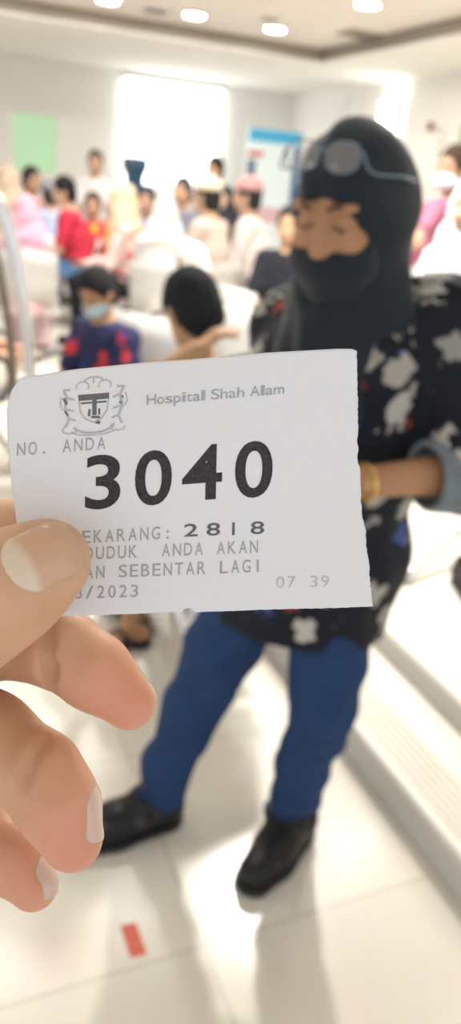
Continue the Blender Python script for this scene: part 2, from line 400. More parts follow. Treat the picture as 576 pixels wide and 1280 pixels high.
# ------------------------------------------------------------------ people in the waiting hall
EYEM = mat('eye', (.02, .015, .012), .2); LIP = mat('lips', (.45, .2, .17), .5)
def person(label, head_px, D, face, pose='sit', skin_c=(.50, .30, .20), top=(.6, .6, .6), bottom=(.05, .06, .08), head='hair', hcol=(.012, .011, .012),
           mask=None, lean=.1, s=None, shoes=(.04, .035, .03), topm=None, larm=None, rarm=None, tilt=0, h=.0105, robe=False, short=True, group='people waiting in the hall', raise_z=0):
    hp = W(*head_px, D); hc = 1.17 if pose == 'sit' else 1.53
    fv = A(math.cos(math.radians(face)), math.sin(math.radians(face)), 0)
    s = s or (hp[2]-raise_z)/hc
    hx = lean*.62+.03
    base = A(hp[0], hp[1], 0)-fv*hx*s
    e = tag(empty('person', (base[0], base[1], raise_z), math.radians(face)), label, 'person', group)
    c_, s_ = math.cos(math.radians(face)), math.sin(math.radians(face))
    def loc(p): q = np.array(p)-A(base[0], base[1], raise_z); return A(q[0]*c_+q[1]*s_, -q[0]*s_+q[1]*c_, q[2])/s
    J = {}
    if pose == 'sit':
        J['hip'] = [A(0, y, .52) for y in (.09, -.09)]; J['knee'] = [A(.43, y, .515) for y in (.12, -.11)]
        J['ank'] = [A(.40, .13, .09), A(.36, -.12, .09)]; zt = .50
    else:
        J['hip'] = [A(0, y, .88) for y in (.085, -.085)]; J['knee'] = [A(.03, y, .48) for y in (.10, -.09)]
        J['ank'] = [A(-.02, .11, .09), A(0, -.10, .09)]; zt = .86
    nk = A(lean*.5, 0, zt+.52); sh = [A(lean*.44, y, zt+.455) for y in (.165, -.165)]
    hd = A(hx, 0, zt+.67); pel = A(0, 0, zt+.03)
    J['elb'] = [sh[i]+A(.10, (.035, -.035)[i], -.26) for i in (0, 1)]
    J['hand'] = [J['elb'][i]+A(.20, (-.10, .10)[i], -.02) for i in (0, 1)] if pose == 'sit' else [J['elb'][i]+A(.09, (-.02, .02)[i], -.23) for i in (0, 1)]
    for i, a in ((0, larm), (1, rarm)):
        if a: J['elb'][i], J['hand'][i] = loc(W(*a[0])), loc(W(*a[1]))
    ft = [a+A(.15, (.02, -.02)[i], -.045) for i, a in enumerate(J['ank'])]
    tl = math.radians(tilt); ax = A([math.cos(tl), 0, -math.sin(tl)], [0, 1, 0], [math.sin(tl), 0, math.cos(tl)])
    H = lambda x, y, z: hd+ax.T@A(x, y, z)
    lo = A(-.40, -.45, 0); hi = A(.70, .45, hd[2]+.22)
    allp = np.array(J['elb']+J['hand']); lo = np.minimum(lo, allp.min(0)-.12); hi = np.maximum(hi, allp.max(0)+.12); lo[2] = -.02
    hv = h
    B = SDF(lo, hi, hv)
    B.ell(H(0, 0, .02), (.095, .075, .105), ax, .01).ell(H(.02, 0, -.05), (.072, .058, .07), ax, .03)
    B.cone(H(.088, 0, .0), H(.106, 0, -.03), .010, .015, .012).ell(H(.082, 0, -.062), (.014, .028, .012), ax, .008)
    for y in (-1, 1): B.ell(H(.092, .032*y, .012), (.014, .018, .012), ax, .012, True).ell(H(-.005, .077*y, -.005), (.022, .012, .032), ax, .006)
    B.cone(hd+A(-.02, 0, -.06), nk+A(-.01, 0, -.03), .05, .055, .03)
    B.chain([pel, (pel+nk)/2+A(.01, 0, 0), nk-A(0, 0, .09)], [.115, .12, .105], .05, flat=(0, 1, 0), ff=.8)
    for i in (0, 1):
        B.chain([sh[i], J['elb'][i], J['hand'][i]], [.048, .038, .027], .02)
        d = unit(J['hand'][i]-J['elb'][i]); sd = unit(np.cross(d, A(0, 0, 1))+1e-4); dn = np.cross(sd, d); w0 = J['hand'][i]
        B.cone(w0, w0+d*.075, .024, .030, .015, flat=dn, ff=1.6)
        for k in range(4):
            q = w0+d*.08+sd*(k-1.5)*.019; ln = (.055, .065, .06, .045)[k]
            B.chain([q, q+d*ln*.5-dn*.008, q+d*ln*.85-dn*.03], [.0105, .010, .009], .004)
        t = w0+d*.03-sd*(.03 if i else -.03); B.chain([w0+d*.015, t, t+d*.045], [.013, .012, .010], .008)
        B.chain([J['hip'][i], J['knee'][i], J['ank'][i]], [.082, .056, .038], .03); B.cone(J['ank'][i]-A(.03, 0, .04), ft[i], .036, .028, .02)
    body = B.build('body', skin(skin_c), e); body.scale = (s,)*3
    def part(sdf, name, m): o = sdf.build(name, m, e); o.scale = (s,)*3; return o
    # clothes
    T = SDF(lo, hi, hv)
    T.chain([pel-A(0, 0, .06), pel+A(0, 0, .08), (pel+nk)/2+A(.01, 0, .02), nk-A(0, 0, .10)], [.135, .138, .137, .118], .05, flat=(0, 1, 0), ff=.8)
    T.chain([sh[0]-A(0, .03, .0), sh[1]+A(0, .03, .0)], [.062, .062], .05)
    for i in (0, 1):
        if short: T.cone(sh[i], sh[i]+(J['elb'][i]-sh[i])*.75, .062, .06, .03)
        else: T.chain([sh[i], J['elb'][i], J['elb'][i]+(J['hand'][i]-J['elb'][i])*.92], [.062, .054, .042], .03)
    if robe:
        if pose == 'sit':
            for i in (0, 1): T.chain([J['hip'][i], J['knee'][i], J['ank'][i]], [.11, .085, .085], .08)
            T.cone((J['knee'][0]+J['knee'][1])/2, (J['ank'][0]+J['ank'][1])/2, .1, .1, .05)
        else: T.cone(pel, A(0, 0, .12), .15, .2, .06)
    T.cone(nk+A(0, 0, .0), nk+A(.01, 0, .15), .062, .08, .006, cut=True)
    T.disp(lambda p: .003*np.sin(p[..., 2]*55+4*np.sin(p[..., 1]*14))*np.cos(p[..., 0]*25))
    part(T, 'top', topm or cloth(top))
    if not robe:
        L = SDF(lo, hi, hv)
        L.cone(pel-A(0, .05, .04), pel+A(0, .05, -.04), .12, .12, .04)
        for i in (0, 1): L.chain([J['hip'][i], J['knee'][i], J['ank'][i]+A(0, 0, .03)], [.097, .073, .058], .03)
        part(L, 'trousers', cloth(bottom))
    for i in (0, 1):
        S = SDF(np.minimum(J['ank'][i], ft[i])-.11, np.maximum(J['ank'][i], ft[i])+.12, .008)
        S.cone(J['ank'][i]-A(.03, 0, .035), ft[i]+A(0, 0, .0), .046, .04, .02).half((0, 0, .002), (0, 0, -1))
        S.cone(J['ank'][i]-A(0, 0, .01), J['ank'][i]+A(0, 0, .12), .04, .04, .006, cut=True)
        part(S, 'shoe', cloth(shoes))
    hs = SDF(hd-A(.26, .27, .36), hd+A(.24, .27, .18), hv*.85)
    if head in ('hair', 'cap'):
        hs.ell(H(-.012, 0, .038), (.102, .089, .105), ax, .01).ell(H(-.05, 0, -.03), (.062, .078, .08), ax, .03)
        hs.ell(H(.095, 0, -.03), (.075, .092, .088), ax, .02, True)
        hs.disp(lambda p: .003*np.sin(p[..., 0]*140)*np.sin(p[..., 1]*150+p[..., 2]*90))
        part(hs, 'hair', cloth(hcol if head == 'hair' else (.02, .018, .018)))
        if head == 'cap':
            cp = SDF(hd-A(.2, .2, .1), hd+A(.25, .2, .2), hv*.85)
            cp.ell(H(-.01, 0, .045), (.112, .099, .108), ax, .01); cp.half(H(0, 0, .045), -ax[2]); part(cp, 'skull_cap', cloth(hcol))
    else:
        hs.ell(H(-.012, 0, .025), (.113, .093, .118), ax, .01).ell(H(-.03, 0, -.05), (.10, .088, .10), ax, .05)
        hs.chain([hd+A(-.02, 0, -.09), nk+A(-.01, 0, -.05)], [.095, .125], .06, flat=(0, 1, 0), ff=.72)
        hs.cone(nk+A(.02, 0, -.04), nk+A(.07, 0, -.17), .11, .07, .06, flat=(0, 1, 0), ff=.7)
        hs.ell(H(.115, 0, -.008), (.075, .058, .078), ax, .015, True)
        hs.disp(lambda p: .004*np.sin(p[..., 2]*48+p[..., 1]*22))
        part(hs, 'headscarf', cloth(hcol))
    for y in (-1, 1):
        ev = SDF(H(.085, .032*y, .012)-.02, H(.085, .032*y, .012)+.02, .004); ev.ell(H(.080, .032*y, .012), (.009, .013, .007), ax, 0); part(ev, 'eye', EYEM)
    if mask:
        mk = SDF(H(.08, 0, -.05)-.11, H(.08, 0, -.05)+.11, .007)
        mk.ell(H(.03, 0, -.052), (.088, .068, .056), ax, .01); mk.half(H(.015, 0, 0), ax[0]*-1); part(mk, 'face_mask', cloth(mask))
    return e

cam_a = 66.0      # the direction the photo looks in; +180 faces the camera
def bench_at(px, py, D, ang, n, label, **k):
    p = W(px, py, D); return bench(p[0], p[1], ang, n, label, **k)
stripe = patch_mat('boy_shirt_print', (.02, .025, .08), [(.55, .04, .05), (.06, .10, .40), (.02, .025, .08)], 8, .35)
teal = patch_mat('mustard_teal_print', (.40, .22, .03), [(.02, .20, .20), (.02, .03, .04), (.03, .25, .26)], 4.5, .5)
person('boy with dark hair and pale blue mask in a navy shirt, looking down', (122, 366), 3.5, 215, skin_c=(.42, .24, .14), topm=stripe, hcol=(.018, .017, .019), mask=(.45, .60, .66), lean=.22, tilt=28, bottom=(.04, .05, .09), h=.008)
person('child in mustard and teal with one arm raised behind the dark hair', (240, 390), 2.35, 100, skin_c=(.46, .27, .15), topm=teal, hcol=(.014, .015, .02), lean=.30, tilt=35, bottom=(.03, .03, .04),
       larm=((196, 472, 2.12), (243, 438, 2.14)), h=.0075)
person('person in a red top and blue jeans seated on the left', (80, 240), 8.2, 168, top=(.50, .03, .06), bottom=(.12, .25, .48), lean=.15, tilt=10, skin_c=(.55, .35, .24), s=None)
person('person in a pale pink headscarf and pink floral dress, seen from behind', (32, 266), 6.7, 80, head='scarf', hcol=(.62, .34, .44), topm=patch_mat('pink_floral', (.66, .50, .52), [(.6, .2, .25), (.66, .5, .52), (.7, .6, .6)], 10, .35), robe=True, short=False)
person('person in a cream headscarf and pink patterned dress, turned left over black trousers', (152, 252), 7.2, 155, head='scarf', hcol=(.66, .50, .34), topm=patch_mat('pink_white', (.66, .46, .42), [(.6, .14, .12), (.7, .64, .6), (.66, .46, .42)], 9, .4), bottom=(.012, .012, .016), short=False)
person('small child in a red, yellow and blue shirt beside the cream headscarf', (116, 243), 8.4, 250, topm=patch_mat('child_print', (.60, .06, .06), [(.7, .4, .05), (.08, .16, .5), (.7, .65, .6)], 9, .42), skin_c=(.45, .28, .18), hcol=(.05, .035, .03), s=.98)
person('person in a white headscarf and long white robe, seen from behind', (206, 268), 6.7, 70, head='scarf', hcol=(.58, .57, .55), top=(.56, .545, .52), robe=True, short=False)
person('elderly person in a cream skull cap and beige shirt, turned left', (258, 246), 7.0, 130, head='cap', hcol=(.66, .54, .40), top=(.52, .43, .37), skin_c=(.46, .29, .19), short=False, bottom=(.5, .46, .42))
person('person with a pinkish cap and white shirt seated left of the woman in black', (309, 246), 7.4, 150, head='cap', hcol=(.42, .22, .22), top=(.70, .60, .57), skin_c=(.45, .29, .2), short=False, bottom=(.6, .56, .52))
person('person bending forward in a white headscarf behind the raised arm', (238, 328), 4.9, 190, head='scarf', hcol=(.64, .59, .54), top=(.6, .55, .5), lean=.35, tilt=30, robe=True, short=False)
person('person in a black shirt partly hidden by the shoulder of the woman in black', (362, 284), 5.6, 230, top=(.02, .022, .03), skin_c=(.55, .33, .2), hcol=(.03, .025, .025), bottom=(.03, .03, .04))
person('person in a grey top standing at the right edge of the screen', (268, 212), 9.5, 200, 'stand', top=(.50, .47, .45), bottom=(.06, .06, .07), h=.014)
person('person in a white top standing far left of the loudspeaker', (119, 204), 9.6, 250, 'stand', top=(.70, .66, .64), bottom=(.05, .05, .06), hcol=(.06, .04, .03), h=.014)
person('person in a beige headscarf at the top left edge of the crowd', (10, 226), 9.0, 60, head='scarf', hcol=(.5, .38, .28), top=(.55, .45, .37), robe=True, short=False, h=.014)
person('person with dark hair in a pink top behind the pink headscarf', (40, 226), 9.6, 300, top=(.78, .52, .52), hcol=(.04, .03, .03), h=.014)
person('person in a pale blue shirt left of the red top', (62, 244), 9.3, 110, top=(.45, .52, .72), hcol=(.25, .25, .3), head='cap', h=.014)
person('dark-haired child in a blue shirt just left of the white robe', (183, 252), 8.3, 240, top=(.12, .16, .40), hcol=(.03, .03, .035), skin_c=(.45, .28, .2))
person('dark-haired person in grey clothes right of the white robe', (228, 240), 9.0, 220, top=(.20, .20, .24), hcol=(.05, .05, .06), h=.014)
person('person in a black headscarf between the two capped people', (280, 250), 9.0, 230, head='scarf', hcol=(.03, .03, .04), top=(.04, .04, .05), robe=True, h=.014, skin_c=(.62, .42, .3))
person('person in a magenta dress and white mask at the right edge, turned left', (566, 214), 5.2, 190, 'stand', top=(.40, .14, .21), robe=True, short=False, mask=(.7, .76, .82), hcol=(.05, .03, .02), skin_c=(.4, .24, .16), larm=((545, 262, 5.0), (530, 285, 4.9)))
person('person in white at the right edge in front of the magenta dress', (592, 262), 4.3, 200, head='scarf', hcol=(.68, .68, .70), top=(.66, .67, .70), robe=True, short=False, raise_z=0.0)
person('person in a red striped top cut off by the left edge of the photo', (-42, 322), 4.0, -10, topm=patch_mat('red_stripe', (.50, .04, .04), [(.75, .6, .58), (.5, .04, .04)], 7, .4), bottom=(.72, .68, .60), lean=.1)

bench_at(32, 266, 6.72, 80, 1, 'white waiting seat under the person in the pale pink headscarf')
bench_at(150, 252, 7.22, 155, 1, 'white waiting seat under the person in the cream headscarf')
bench_at(206, 268, 6.72, 70, 1, 'single white waiting seat under the person in the white robe')
bench_at(258, 246, 7.02, 130, 1, 'white waiting seat under the person in the cream skull cap')
bench_at(309, 246, 7.42, 150, 1, 'white waiting seat under the person in the pinkish cap')
bench_at(305, 372, 3.9, 205, 2, 'empty white waiting bench with black armrests left of the woman in black')
bench_at(124, 366, 3.55, 215, 1, 'white waiting seat under the boy in the navy shirt')
bench_at(236, 378, 2.32, 100, 1, 'white waiting seat under the child in mustard and teal')
bench_at(82, 240, 8.22, 168, 1, 'white waiting seat under the person in the red top')
bench_at(240, 330, 4.95, 190, 1, 'white waiting seat under the person bending forward')
bench_at(592, 262, 4.33, 200, 1, 'white waiting seat at the right edge under the person in white')
bench_at(-38, 322, 4.02, -10, 1, 'white waiting seat at the left edge under the red striped top')

# steel handrail at the left edge
path = [W(px, py, 3.0) for px, py in ((-70, 225), (-30, 228), (-4, 250), (16, 305), (28, 370), (36, 440), (40, 520), (44, 600))]
end = path[-1].copy(); end[2] = .03; path.append(end)
b0 = tag(empty('handrail', (end[0], end[1], 0)), 'curved steel handrail rising at the left edge of the photo', 'handrail')
off = A(end[0], end[1], 0)
MB().tube([q-off for q in bez(path, 6)], .024, 14).build('rail', M['chrome'], b0, True)
MB().tube([q-off-A(.06, -.02, .04) for q in bez(path[2:-1], 6)], .016, 12).build('inner_rail', mat('dark_brown_tube', (.25, .2, .15), .35, metal=.6), b0, True)  # second, dark brown tube running beside the chrome rail
MB().lathe([(.07, 0), (.07, .008), (.03, .02), (.026, .05)], 24).build('floor_flange', M['steel'], b0, True)

# sandals on the floor behind the ticket
def sandal(px, py, ang, label):
    q = Z(px, py, 0); e = tag(empty('sandal', (q[0], q[1], 0), ang), label, 'sandal', 'pair of sandals under the child')
    out = [(-.10, .030), (-.06, .036), (0, .036), (.06, .043), (.10, .036), (.125, .015)]
    m = MB(); ring = [(x, y) for x, y in out]+[(x, -y) for x, y in out[::-1]]
    a = [m.b.verts.new((x, y, .001)) for x, y in ring]; b = [m.b.verts.new((x, y, .02)) for x, y in ring]
    m.b.faces.new(a[::-1]); m.b.faces.new(b)
    for i in range(len(ring)): m.b.faces.new((a[i], a[(i+1) % len(ring)], b[(i+1) % len(ring)], b[i]))
    m.build('sole', M['black'], e)
    for x, w in ((.055, .041), (-.005, .036)):
        st = MB(); pts = [(x, w*math.cos(t), .018+.05*math.sin(t)) for t in np.linspace(0, math.pi, 11)]
        st.tube([A(*p) for p in pts], .011, 8); st.build('strap', M['black'], e, True)
    S = SDF((-.13, -.06, 0), (.15, .06, .14), .006)
    S.cone((-.07, 0, .052), (.05, 0, .042), .028, .026, .02).cone((.05, 0, .04), (.09, 0, .034), .027, .014, .02, flat=(0, 1, 0), ff=.7).cone((-.07, 0, .05), (-.075, 0, .13), .026, .027, .02)
    for k in range(5): S.cone((.085, (k-2)*.014, .034), (.108-.006*abs(k-1), (k-2)*.015, .03), .008, .007, .003)
    S.build('foot', skin((.50, .28, .15)), e)
    return e
sandal(172, 788, math.radians(cam_a+180+15), 'black strapped sandal with bare foot peeping below the ticket')
sandal(146, 812, math.radians(cam_a+180-25), 'black sandal half hidden between the ticket and the middle finger')

# red tape on the floor
e = tag(empty('floor_tape', (*Z(167, 1175, 0)[:2], 0), math.radians(0)), 'short strip of red tape stuck on the floor tiles', 'tape')
q = [Z(px, py, 0.0)-A(e.location[0], e.location[1], 0) for px, py in ((150, 1157), (170, 1153), (184, 1193), (163, 1198))]
m = MB(); t0 = [m.b.verts.new((v[0], v[1], .0008)) for v in q]; t1 = [m.b.verts.new((v[0], v[1], .0002)) for v in q]
m.b.faces.new(t0); m.b.faces.new(t1[::-1])
for i in range(4): m.b.faces.new((t0[i], t0[(i+1) % 4], t1[(i+1) % 4], t1[i]))
m.build('tape_strip', mat('red_tape', (.74, .16, .10), .55, vary=.15, vscale=60), e)

# bench standing on the platform at the right edge, with shoes by it
e = tag(empty('metal_bench', (*Z(535, 705, H2)[:2], H2)), 'steel bench on the platform, only its splayed foot in view', 'bench')
bo = A(e.location[0], e.location[1], H2)
foot = Z(507, 722, H2+.02)-bo; foot2 = Z(610, 640, H2+.14)-bo; tp = foot2+A(.22, .0, .22)
MB().tube(bez([foot, foot*.5+foot2*.5+A(0, 0, .01), foot2, tp], 6), .016, 12).build('leg', M['steel'], e, True)
MB().lathe([(.024, -.019), (.026, -.012), (.02, 0), (.01, .004)], 20, c=tuple(foot)).build('foot_pad', mat('pad_grey', (.4, .38, .34), .5), e, True)
MB().box(tp+A(-.06, -.9, 0), tp+A(.34, .55, .03), .008).build('seat', M['white'], e)
MB().tube([foot2+A(.46, 0, 0), foot2+A(.5, 0, -.14+.0), ], .016).tube([tp+A(.2, 0, 0), foot2+A(.46, 0, 0)], .016).build('rear_leg', M['steel'], e, True)

def shoe_pair(px, py, ang, label):
    q = Z(px, py, H2); e = tag(empty('shoe', (q[0], q[1], H2), ang), label, 'shoe')
    S = SDF((-.14, -.07, 0), (.17, .07, .13), .005)
    S.cone((-.08, 0, .045), (.09, 0, .038), .040, .038, .02).cone((-.08, 0, .05), (-.085, 0, .085), .038, .036, .02).half((0, 0, .002), (0, 0, -1))
    S.cone((-.075, 0, .08), (-.075, 0, .16), .027, .03, .004, cut=True)
    S.build('upper', patch_mat('shoe_print', (.03, .03, .035), [(.05, .12, .45), (.55, .3, .08), (.03, .03, .035)], 22, .3), e)
    MB().box((-.115, -.036, .0005), (.12, .036, .012), .006).build('sole', M['black'], e)
shoe_pair(584, 745, math.radians(250), 'dark shoe with blue and orange patches on the platform at the right edge')

# ------------------------------------------------------------------ the woman in black
wb = A(.60, 1.30, 0)
woman = tag(empty('person', tuple(wb)), 'woman in a black headscarf, dark floral tunic and blue jeans looking down', 'person')
SKW = skin((.44, .23, .125))
HC = W(438, 262, 1.30)                                     # head centre
tocam = unit(A(-HC[0], -HC[1], 0)); 
def rotz(v, a): c, s = math.cos(a), math.sin(a); return A(v[0]*c-v[1]*s, v[0]*s+v[1]*c, v[2])
hf0 = rotz(tocam, math.radians(-26)); hl = np.cross(A(0, 0, 1), hf0)
pt = math.radians(20); hf = hf0*math.cos(pt)-A(0, 0, 1)*math.sin(pt); hu = np.cross(hf, hl)
HA = np.array([hf, hl, hu])
Hd = lambda x, y, z: HC+x*hf+y*hl+z*hu
# key joints
nk = W(440, 372, 1.36); pelv = W(388, 690, 1.47)
shR, shL = W(362, 408, 1.46), W(552, 398, 1.38)           # her right (photo left), her left
elR, elL = W(338, 560, 1.44), W(590, 590, 1.30)
haR, haL = W(395, 620, 1.20), W(450, 603, 1.17)
hipR, hipL = W(318, 725, 1.49), W(418, 728, 1.43)
knR, knL = W(243, 880, 1.49), W(405, 880, 1.36)
anR, anL = Z(193, 996, .09), Z(362, 1012, .09)
heR, heL = Z(206, 1012, .035), Z(372, 1030, .035)
toR, toL = Z(96, 1046, .03), Z(318, 1092, .03)
lo, hi = A(.05, .75, -.02), A(1.25, 1.75, 1.66)
B = SDF(lo, hi, .0065)
B.ell(Hd(0, 0, .010), (.086, .069, .098), HA, .01).ell(Hd(.022, 0, -.05), (.070, .057, .066), HA, .03)
B.cone(Hd(.086, 0, .012), Hd(.106, 0, -.026), .009, .0135, .012).ell(Hd(.100, .011, -.030), (.009, .008, .007), HA, .006).ell(Hd(.100, -.011, -.030), (.009, .008, .007), HA, .006)
B.ell(Hd(.084, 0, -.058), (.012, .026, .010), HA, .008)
for y in (-1, 1):
    B.ell(Hd(.096, .032*y, .016), (.016, .019, .010), HA, .010, True).ell(Hd(.078, .032*y, .010), (.013, .017, .011), HA, .003)
    B.cone(Hd(.092, .018*y, .033), Hd(.082, .05*y, .033), .008, .007, .01).ell(Hd(.075, .038*y, -.022), (.022, .022, .02), HA, .02)
    B.ell(Hd(-.01, .075*y, -.005), (.02, .012, .03), HA, .006)
B.cone(HC-A(0, 0, .07), nk-A(0, 0, .05), .05, .055, .03)
ml = unit(shL-shR)
mid = (nk+pelv)/2
B.chain([pelv, mid, nk-A(0, 0, .10)], [.12, .11, .10], .05, flat=ml, ff=.8)
def arm(sd, sh, el, ha, r=(.046, .036, .025)):
    sd.chain([sh, el, ha], r, .02)
arm(B, shR, elR, haR); arm(B, shL, elL, haL)
for w0, e0, sgn in ((haR, elR, 1), (haL, elL, -1)):
    d = unit(w0-e0); sd = unit(np.cross(d, A(0, 0, 1))); dn = np.cross(sd, d)
    if dn[2] < 0: dn = -dn
    B.cone(w0, w0+d*.075, .022, .029, .015, flat=dn, ff=1.6)
    for k in range(4):
        q = w0+d*.078+sd*(k-1.5)*.0185; ln = (.06, .07, .066, .05)[k]
        B.chain([q, q+d*ln*.5-dn*.006, q+d*ln*.8-dn*.03], [.009, .0085, .0075], .003)
    t0 = w0+d*.02+dn*.012; t1 = w0+d*.05+dn*.035; B.chain([t0, t1, t1+d*.035], [.013, .011, .009], .008)
for hp, kn, an, he, to in ((hipR, knR, anR, heR, toR), (hipL, knL, anL, heL, toL)):
    B.chain([hp, kn, an], [.075, .048, .034], .03); B.chain([an, he], [.034, .03], .02); B.cone(he, to, .03, .022, .02)
B.build('body', SKW, woman, wb)
# jeans
J = SDF(lo, hi, .0065)
J.cone(pelv-ml*.06, pelv+ml*.06-A(0, 0, .02), .115, .115, .04)
for hp, kn, an in ((hipR, knR, anR), (hipL, knL, anL)):
    d = unit(kn-an); J.chain([hp, (hp+kn)/2, kn, an*.6+kn*.4, an+d*.01], [.094, .083, .070, .060, .060], .02)
    J.cone(an-d*.06, an-d*.0, .058, .058, .004, cut=True)
    J.cone(an, an-d*.12, .09, .09, .004, cut=True) if False else None
def fold(p):
    return .0042*np.sin(p[..., 2]*62+6*np.sin(p[..., 0]*17+p[..., 1]*9))*np.clip(1.1-p[..., 2], 0, 1)+.004*np.sin(p[..., 2]*31+p[..., 0]*38)
J.disp(fold)
denim = mat('blue_denim', (.022, .052, .135), .85, bump=.3, bscale=420, vary=.22, vscale=9, spec=.2)
J.build('jeans', denim, woman, wb)
# tunic
T = SDF(lo, hi, .0065)
hemc = W(372, 770, 1.46)
T.chain([nk-A(0, 0, .12), mid, pelv, hemc], [.125, .137, .145, .150], .06, flat=ml, ff=.78)
T.chain([shR+ml*.03, shL-ml*.03], [.062, .062], .05)
for q_ in (shR, shL): T.cone(nk-A(0, 0, .09), q_+A(0, 0, .0), .075, .062, .04)
T.chain([shR, elR, elR*.45+haR*.55], [.064, .062, .062], .03); T.chain([shL, elL, elL*.80+haL*.20], [.068, .070, .064], .03)
T.half(W(370, 768, 1.46), A(0, 0, -1)+0.06*ml, .006)
for w0, e0, fr in ((haR, elR, .55), (haL, elL, .22)):
    T.half  # open cuffs
    c = e0*(1-fr)+w0*fr; d = unit(w0-e0); T.cone(c+d*.03, c+d*.12, .05, .05, .004, cut=True)
T.disp(lambda p: .005*np.sin(p[..., 2]*24+7*np.sin(p[..., 0]*9+p[..., 1]*11))*np.cos(p[..., 0]*19-p[..., 1]*13))
dk_ = (.008, .010, .017)
tunic_m = patch_mat('floral_tunic', dk_, [(.42, .40, .35), dk_, (.30, .29, .27), dk_, (.36, .34, .29), dk_, (.24, .04, .03), (.45, .43, .38), dk_, (.05, .09, .28), dk_, (.38, .36, .31), dk_, (.5, .48, .43)], 17, .42, distort=.034)
T.build('tunic', tunic_m, woman, wb)
# turned-up cuff of grey denim on her left sleeve
cf = SDF(elL*.5+haL*.5-.16, elL*.5+haL*.5+.16, .005); d = unit(haL-elL)
cf.cone(elL+(haL-elL)*.05, elL+(haL-elL)*.42, .074, .060, .01); cf.half(elL+(haL-elL)*.44, d, .006)
cf.half(elL+(haL-elL)*.05, -d, .006); cf.cone(elL+(haL-elL)*.36, elL+(haL-elL)*.6, .05, .046, .004, cut=True)
cf.build('sleeve_cuff', mat('grey_cuff', (.17, .20, .22), .9, bump=.4, bscale=200, vary=.4, vscale=28), woman, wb)
# headscarf
S = SDF(A(.3, .8, 1.0), A(1.05, 1.5, 1.62), .005)
S.ell(Hd(-.012, 0, .018), (.107, .084, .109), HA, .01).ell(Hd(-.045, 0, -.02), (.092, .084, .105), HA, .04)
S.cone(HC-A(0, 0, .08)-hf0*.02, nk-A(0, 0, .06), .078, .086, .05, flat=ml, ff=.95)
S.ell(Hd(.118, -.008, -.006), (.090, .054, .052), HA, .012, True)
S.chain([nk-A(0, 0, .05)+hf0*.02, nk-A(0, 0, .13)+hf0*.055, nk-A(0, 0, .2)+hf0*.075], [.094, .085, .055], .05, flat=ml, ff=.95)
S.cone(nk-A(0, 0, .05)+ml*.04, nk-A(0, 0, .075)+ml*.075-hf0*.02, .085, .055, .05)
for k in range(5):                                          # draped folds round the neck
    a = k/4; z = -.02-.04*k
    S.chain([nk+A(0, 0, z+.045)-ml*(.055+.006*k)+hf0*.06, nk+A(0, 0, z-.005)+hf0*(.112+.006*k), nk+A(0, 0, z+.05)+ml*(.085+.010*k)+hf0*.03], [.014, .017, .014], .022)
S.disp(lambda p: .003*np.sin(p[..., 2]*60+p[..., 0]*30+5*np.sin(p[..., 1]*20)))
scarf = mat('black_scarf', (.012, .018, .025), .75, bump=.2, bscale=300, spec=.25, sheen=.15)
S.build('headscarf', scarf, woman, wb)
Mk = SDF(HC-.22, HC+.22, .0045)
Mk.ell(Hd(.032, 0, -.058), (.089, .070, .054), HA, .01).ell(Hd(.03, 0, -.09), (.075, .062, .05), HA, .03); Mk.ell(Hd(.066, .036, -.044), (.033, .034, .03), HA, .02).ell(Hd(.066, -.036, -.044), (.033, .034, .03), HA, .02); Mk.half(Hd(0, 0, -.024), hu, .003); Mk.half(Hd(.0, 0, 0), -hf, .006)
Mk.disp(lambda p: .002*np.sin(p[..., 2]*110))
Mk.build('face_covering', scarf, woman, wb)
br = mat('eyebrow_hair', (.03, .018, .012), .7)
for y in (-1, 1):
    MB().tube([Hd(.099, .014*y, .034)-wb, Hd(.0955, .028*y, .038)-wb, Hd(.087, .042*y, .034)-wb], [.0028, .0034, .0015], 8).build('eyebrow', br, woman, True)
    MB().tube([Hd(.0895, .017*y, .008)-wb, Hd(.0925, .032*y, .0015)-wb, Hd(.0835, .047*y, .006)-wb], [.0012, .002, .0012], 8).build('eyelashes', br, woman, True)
# gold bracelet
bc = haL+(elL-haL)*.05; d = unit(haL-elL); sd = unit(np.cross(d, A(0, 0, 1))); dn = np.cross(sd, d)
MB().tube([bc-wb+.0295*(math.cos(t)*sd+math.sin(t)*dn) for t in np.linspace(0, 2*math.pi, 40)], .0036, 8, False).build('bracelet', mat('gold', (.85, .58, .20), .22, metal=1), woman, True)
MB().tube([bc-wb+d*.012+.0285*(math.cos(t)*sd+math.sin(t)*dn) for t in np.linspace(0, 2*math.pi, 40)], .0018, 8, False).build('bracelet', mat('gold_thin', (.85, .6, .25), .22, metal=1), woman, True)
